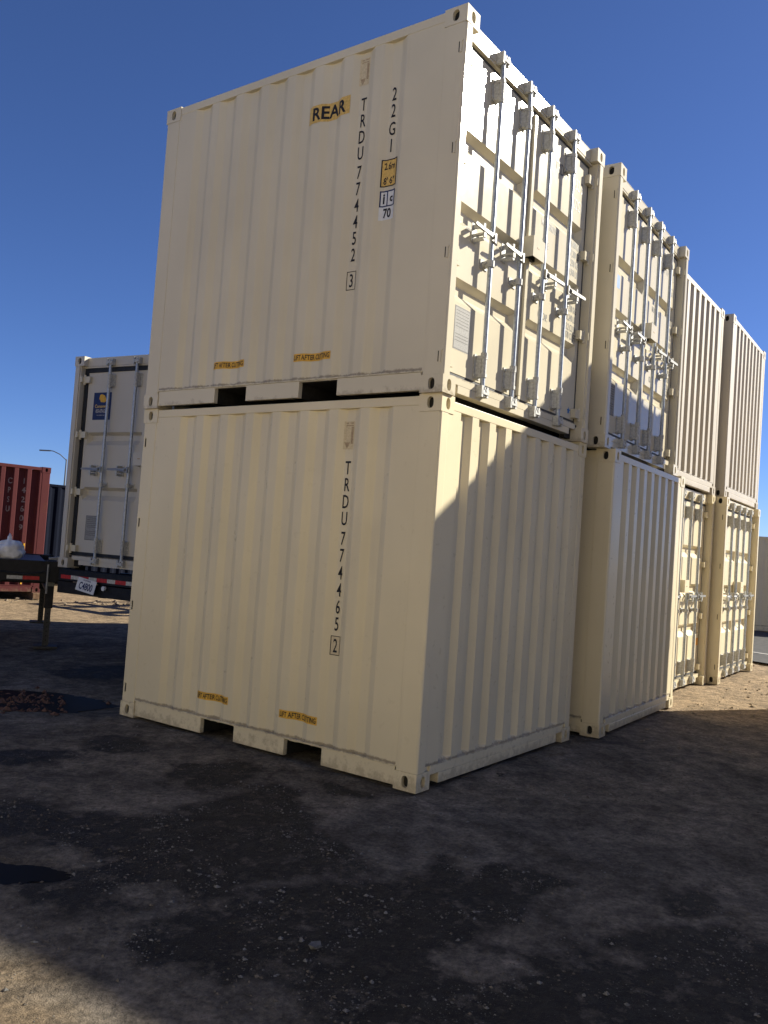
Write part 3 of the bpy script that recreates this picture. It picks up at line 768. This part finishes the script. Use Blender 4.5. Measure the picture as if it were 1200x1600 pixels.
# ------------------------------------------------------------------ ground
def axis(dense0, dense1, step, lim, grow=1.10):
    a = list(np.arange(dense0, dense1, step)); st = step
    while a[-1] < lim: st *= grow; a.append(a[-1]+st)
    st = step; lo = [dense0]
    while lo[-1] > -lim: st *= grow; lo.append(lo[-1]-st)
    return lo[:0:-1]+a
xs = axis(-3.6, 2.6, .045, 900); ys = axis(-3.0, 3.6, .045, 900)
DK = [(-1.04,-1.08,.30),(-1.45,-.9,.36),(-1.0,-.85,.2),(-.75,-1.15,.22),(-1.9,-.78,.4),(-1.38,.3,.42),(-1.39,-.07,.36),(-1.8,.6,.35),(-.95,.5,.3),(-.6,1.15,.3),(-.45,-1.76,.17),(-.94,-2.17,.35),
      (-1.5,-2.0,.35),(-2.05,-1.2,.4),(-2.2,-.62,.25),(-2.0,.2,.45),(-1.9,1.1,.35),(-1.24,2.23,.3),(1.75,4.05,.35),(1.2,5.0,.45),(-.6,2.2,.25),(-1.9,-1.6,.45),(-.25,.35,.14),(.9,-.12,.12)]
LT = [(-2.16,-.03,.20,.11),(-1.12,-1.13,.13,.035),(-1.13,-1.56,.2,.12),(-.84,-1.77,.2,.12),(-1.67,-1.4,.22,.12)]
def stain(x, y):
    wx = x+.30*noise.noise(Vector((x*1.3, y*1.3, 3)))+.13*noise.noise(Vector((x*4, y*4, 8)))+.07*noise.noise(Vector((x*11, y*11, 18))); wy = y+.30*noise.noise(Vector((x*1.3, y*1.3, 13)))+.13*noise.noise(Vector((x*4, y*4, 28)))+.07*noise.noise(Vector((x*11, y*11, 48)))
    d = 0
    for a, b, r in DK:
        q = ((wx-a)**2+(wy-b)**2)/(r*r)
        if q < 2.5: d = max(d, min(1, max(0, 1.75-q*1.05)))
    for a, b, r1, r2 in LT:
        q = ((wx-a)*.58-(wy-b)*.81, (wx-a)*.81+(wy-b)*.58); q = (q[0]/r1)**2+(q[1]/r2)**2
        if q < 1.6: d *= min(1, max(0, q*.7-.1))
    return d
PUD = [(-2.44,.63,.30,.10),(-.22,4.0,.75,.42)]
def pud(x, y):
    m = 9
    for a, b, r1, r2 in PUD:
        u_, v_ = (x-a)*.58-(y-b)*.81, (x-a)*.81+(y-b)*.58
        m = min(m, (u_/r1)**2+(v_/r2)**2)
    return m
def height(x, y):
    p = Vector((x, y, 0)); near = 1 if abs(x) < 60 and abs(y) < 60 else .3
    h = .012*noise.noise(p*.9)+.008*noise.noise(p*2.7)+.0045*noise.noise(p*9)+.0035*abs(noise.noise(p*16+Vector((5,5,5))))
    h = h*near-.016
    m = pud(x, y)
    if m < 1.5: h -= .022*min(1, (1.5-m)/.8)
    if x > 3 or y > 6: h += .018*max(0, noise.noise(p*1.6))*near if (x-4.9)**2+(y-.5)**2 > 4 else 0
    return min(h, -.001) if -.4 < x < 10.5 and -.4 < y < 3.4 else h
V, F, A = [], [], []
for y in ys:
    for x in xs:
        V.append((x, y, height(x, y))); A.append(stain(x, y) if -4 < x < 4 and -4 < y < 7 else 0)
nx_ = len(xs)
for j in range(len(ys)-1):
    for i in range(nx_-1):
        a = j*nx_+i; F.append((a, a+1, a+nx_+1, a+nx_))
gm = bpy.data.meshes.new('ground'); gm.from_pydata(V, [], F); gm.update()
at = gm.attributes.new('damp', 'FLOAT', 'POINT'); at.data.foreach_set('value', A)
for p in gm.polygons: p.use_smooth = True
ground = bpy.data.objects.new('ground', gm); C.objects.link(ground); tag(ground, kind='structure')
m, n, b = nodemat('yard_dirt'); gm.materials.append(m)
v1 = mapped(n, (1,1,1))
att = n.nodes.new('ShaderNodeAttribute'); att.attribute_name = 'damp'
sx = n.nodes.new('ShaderNodeSeparateXYZ'); tc = n.nodes.new('ShaderNodeTexCoord'); n.links.new(tc.outputs['Object'], sx.inputs[0])
mid = noise_tex(n, v1, 1.7, 8, .62); fine = noise_tex(n, v1, 38, 6, .7); vf = noise_tex(n, v1, 160, 3, .6)
dirt = mix(n, ramp(n, mid, .35, .68).outputs[0], (.085,.075,.062), (.245,.215,.176))
# sandier soil away from the oily yard: y > 7 or x > 4.5
def sandmask(out, a0, a1):
    ad = n.nodes.new('ShaderNodeMath'); ad.operation = 'MULTIPLY_ADD'; n.links.new(mid, ad.inputs[0]); ad.inputs[1].default_value = 1.6; n.links.new(out, ad.inputs[2])
    r = n.nodes.new('ShaderNodeMapRange'); r.inputs[1].default_value = a0; r.inputs[2].default_value = a1; n.links.new(ad.outputs[0], r.inputs[0]); return r.outputs[0]
my_ = sandmask(sx.outputs[1], 7.8, 10.2); mx_ = sandmask(sx.outputs[0], 3.2, 6.2)
west_bright_ = sandmask(sx.outputs[0], -2.6, -1.9)  # pale west ground put in to brighten the sunlit corner and bounce light
inv = n.nodes.new('ShaderNodeMath'); inv.operation = 'SUBTRACT'; inv.inputs[0].default_value = 1; n.links.new(west_bright_, inv.inputs[1])
mx1 = n.nodes.new('ShaderNodeMath'); mx1.operation = 'MAXIMUM'; n.links.new(my_, mx1.inputs[0]); n.links.new(mx_, mx1.inputs[1])
mxx = n.nodes.new('ShaderNodeMath'); mxx.operation = 'MAXIMUM'; n.links.new(mx1.outputs[0], mxx.inputs[0]); n.links.new(inv.outputs[0], mxx.inputs[1])
sand = mix(n, ramp(n, mid, .3, .7).outputs[0], (.20,.150,.095), (.35,.265,.17))
col = mix(n, mxx.outputs[0], dirt, sand)
dmul = n.nodes.new('ShaderNodeMath'); dmul.operation = 'MULTIPLY'; n.links.new(att.outputs['Fac'], dmul.inputs[0])
dr = ramp(n, noise_tex(n, v1, 9, 9, .75), .38, .56, (.35,.35,.35,1)); n.links.new(dr.outputs[0], dmul.inputs[1])
dsh = ramp(n, dmul.outputs[0], .06, .72); col = mix(n, dsh.outputs[0], col, (.021,.0185,.016))
fr_ = ramp(n, fine, .3, .72, (.45,.45,.45,1), (1.5,1.46,1.4,1)); col = mix(n, 1.0, col, fr_.outputs[0], 'MULTIPLY')
med = noise_tex(n, v1, 7.5, 8, .7); mr_ = ramp(n, med, .38, .64, (.6,.59,.58,1), (1.35,1.33,1.3,1)); col = mix(n, 1.0, col, mr_.outputs[0], 'MULTIPLY')
vr = ramp(n, vf, .66, .74, c1=(.7,.7,.7,1)); col = mix(n, vr.outputs[0], col, (.24,.22,.19))
n.links.new(col, b.inputs['Base Color'])
rr = ramp(n, dmul.outputs[0], 0, 1, (.92,.92,.92,1), (.62,.62,.62,1)); n.links.new(rr.outputs[0], b.inputs['Roughness']); b.inputs['Specular IOR Level'].default_value = .25
bp = n.nodes.new('ShaderNodeBump'); bp.inputs['Strength'].default_value = 1.0; bp.inputs['Distance'].default_value = .022; n.links.new(fine, bp.inputs['Height'])
bp2 = n.nodes.new('ShaderNodeBump'); bp2.inputs['Strength'].default_value = 1.0; bp2.inputs['Distance'].default_value = .005; n.links.new(vf, bp2.inputs['Height']); n.links.new(bp.outputs[0], bp2.inputs['Normal'])
n.links.new(bp2.outputs[0], b.inputs['Normal'])

# asphalt road far right with a white line
ROAD = plain('asphalt', (.075,.074,.072), .85, 0, .25, 9); LINE = plain('road_paint', (.55,.54,.5), .7, 0, .15)
rd = MB(); dx, dy = .35, 1.0; l = math.hypot(dx, dy); dx, dy = dx/l, dy/l
def strip(x0, x1, z, nseg=24):
    # strip whose long axis runs roughly along y at x0..x1
    return [[(x0+t*dx*1.0-(0), t*dy, z) for t in np.linspace(-120, 120, nseg)], [(x1+t*dx, t*dy, z) for t in np.linspace(-120, 120, nseg)]]
rd.grid(strip(11.3, 19.2, .024)); o = rd.build('road', ROAD); tag(o, kind='structure')
rl = MB().grid(strip(12.9, 13.0, .029)).build('road_line', LINE); tag(rl, kind='structure')

# puddles
WATER, n, b = nodemat('puddle_water'); b.inputs['Base Color'].default_value = (.011,.0105,.011,1); b.inputs['Roughness'].default_value = .38; b.inputs['Specular IOR Level'].default_value = .0; b.inputs['IOR'].default_value = 1.3; b.inputs['Specular IOR Level'].default_value = .04
for (a, bb, r1, r2), z in zip(PUD, (-.022, -.024)):
    pts = []
    for k in range(120):
        t = 2*math.pi*k/120; q = 1.05+.28*noise.noise(Vector((math.cos(t)*2, math.sin(t)*2, a)))+.16*noise.noise(Vector((math.cos(t)*7, math.sin(t)*7, a)))+.08*noise.noise(Vector((math.cos(t)*22, math.sin(t)*22, a))); u_, v_ = r1*q*math.cos(t), r2*q*math.sin(t)
        pts.append((a+u_*.58+v_*.81, bb-u_*.81+v_*.58, z))
    o = MB().poly(pts).build('puddle', WATER); tag(o, kind='structure')

# low banks of dirt gathered against the bottom rails
def bank(x0, y0, x1, y1, name, label, seed):
    bm = bmesh.new(); n = int(math.hypot(x1-x0, y1-y0)/.03); d = Vector((x1-x0, y1-y0, 0)).normalized(); nn = Vector((d.y, -d.x, 0)); rows = []
    for k in range(n+1):
        p = Vector((x0, y0, 0))+d*(k*.03); q = .5+.9*noise.noise(Vector((k*.09, seed, 0)))+.35*noise.noise(Vector((k*.35, seed, 3)))
        q = max(0, q)*min(1, k/6, (n-k)/6); r = []
        for m_, (off_, hh) in enumerate(((-.05, .0), (-.01, .018), (.03, .020), (.07, .012), (.12, .003), (.16, -.012))):
            pp = p+nn*off_*(.5+q); r.append(bm.verts.new((pp.x, pp.y, hh*q*(.7+.6*noise.noise(Vector((k*.6, m_*.9, seed))))-.014+.006*q)))
        rows.append(r)
    for a_, b_ in zip(rows[:-1], rows[1:]):
        for m_ in range(5): bm.faces.new((a_[m_], a_[m_+1], b_[m_+1], b_[m_]))
    me = bpy.data.meshes.new(name); bm.to_mesh(me); bm.free(); me.materials.append(ground.data.materials[0])
    for p in me.polygons: p.use_smooth = True
    o = bpy.data.objects.new(name, me); C.objects.link(o); tag(o, label, kind='stuff')
bank(0.0, 2.6, 0.0, .25, 'dirt_bank', 'dirt gathered along the long side of the nearest ground container', 2.0)
bank(.3, 0.0, 2.2, 0.0, 'dirt_bank', 'dirt gathered along the ribbed end of the nearest ground container', 9.0)
# loose gravel
def pebbles(name, spots, mat, label=None):
    bm = bmesh.new(); rs = random.Random(11)
    base = [(0,0,1),(0,0,-.6),(1,0,.1),(-.9,.1,0),(.1,.85,.05),(0,-.9,.1)]
    fs = [(0,2,4),(0,4,3),(0,3,5),(0,5,2),(1,4,2),(1,3,4),(1,5,3),(1,2,5)]
    for x, y, r in spots:
        a = rs.random()*6.3; ca, sa = math.cos(a), math.sin(a); sx_, sy_, sz_ = .7+rs.random()*.6, .7+rs.random()*.6, .4+rs.random()*.4
        z = height(x, y)+r*.15; vs = []
        for p in base:
            px_, py_, pz_ = p[0]*sx_*r*(.8+.4*rs.random()), p[1]*sy_*r*(.8+.4*rs.random()), p[2]*sz_*r
            vs.append(bm.verts.new((x+px_*ca-py_*sa, y+px_*sa+py_*ca, z+pz_)))
        for f_ in fs: bm.faces.new([vs[k] for k in f_])
    me = bpy.data.meshes.new(name); bm.to_mesh(me); bm.free(); me.materials.append(mat)
    o = bpy.data.objects.new(name, me); C.objects.link(o); tag(o, label, None, None, 'stuff'); return o
rs = random.Random(9); spots = []
while len(spots) < 7000:
    x, y = rs.uniform(-3.7, 2.2), rs.uniform(-3, 1.5)
    if -.08 < x < 2.6 and y > -.08: continue
    q = .15+1.1*max(0, noise.noise(Vector((x*2.3, y*2.3, 91)))+.15)
    if rs.random() < q: spots.append((x, y, .0025+.0085*rs.random()**4))
pebbles('soil_crumbs', spots, plain('dirt_crumb', (.12,.103,.083), .95, 0, .45, 30), 'small crumbs of dry dirt scattered over the yard ground')
rs = random.Random(5); spots = []
while len(spots) < 8000:
    x, y = rs.uniform(-3.6, 2.2), rs.uniform(-3, 4)
    if -.05 < x < 2.5 and y > -.05: continue
    dns = stain(x, y)*.75+.10+.25*max(0, noise.noise(Vector((x*1.5, y*1.5, 40))))
    dns *= max(0, .35+1.9*noise.noise(Vector((x*3.1, y*3.1, 77))))**1.6*1.6
    if rs.random() < dns: spots.append((x, y, .0018+.0048*rs.random()**3+(.004+.007*rs.random() if rs.random() < .04 else 0)))
pebbles('gravel', spots, ROCK, 'loose grey gravel scattered over the dark yard dirt')
spots = []
while len(spots) < 2600:
    x, y = rs.uniform(3.0, 14), rs.uniform(-5, 2.5)
    if y > -.25+.02*x and x < 10.4: continue
    if rs.random() < .25+.9*max(0, noise.noise(Vector((x*1.2, y*1.2, 4)))): spots.append((x, y, .006+.022*rs.random()**4))
for _ in range(1500):
    x = rs.uniform(0, 14); y = rs.uniform(9.6, 15); 
    t = 13.0-(x-5.65)*.40
    if abs(y-t+.45) < .7*rs.random()+.1: spots.append((x, y, .02+.06*rs.random()**3))
pebbles('soil_clods', spots, plain('tan_clods', (.22,.175,.125), .9, 0, .4, 25), 'tan soil clods strewn over the sunlit dirt')
spots = [(-.22+rs.gauss(0,.26)*.58+rs.gauss(0,.13)*.81-.1, 4.0-rs.gauss(0,.26)*.81+rs.gauss(0,.13)*.58,   .014+.034*rs.random()**2) for _ in range(380)]
pebbles('puddle_debris', spots, CLOD, 'reddish wet clods and rubble lying in the puddle at left')
bm = bmesh.new(); bmesh.ops.create_icosphere(bm, subdivisions=1, radius=.023)
for v in bm.verts: v.co *= 1+.7*noise.noise(v.co*70+Vector((3,1,2))); v.co.z *= .65; v.co.x *= 1.2
me = bpy.data.meshes.new('rock'); bm.to_mesh(me); bm.free(); me.materials.append(plain('grey_rock', (.13,.127,.12), .9, 0, .3, 60))
o = bpy.data.objects.new('rock', me); C.objects.link(o); o.location = (-2.03,-.87, height(-2.03,-.87)+.010)
tag(o, 'palest and largest loose stone lying on the dark dirt in the foreground', 'rock')
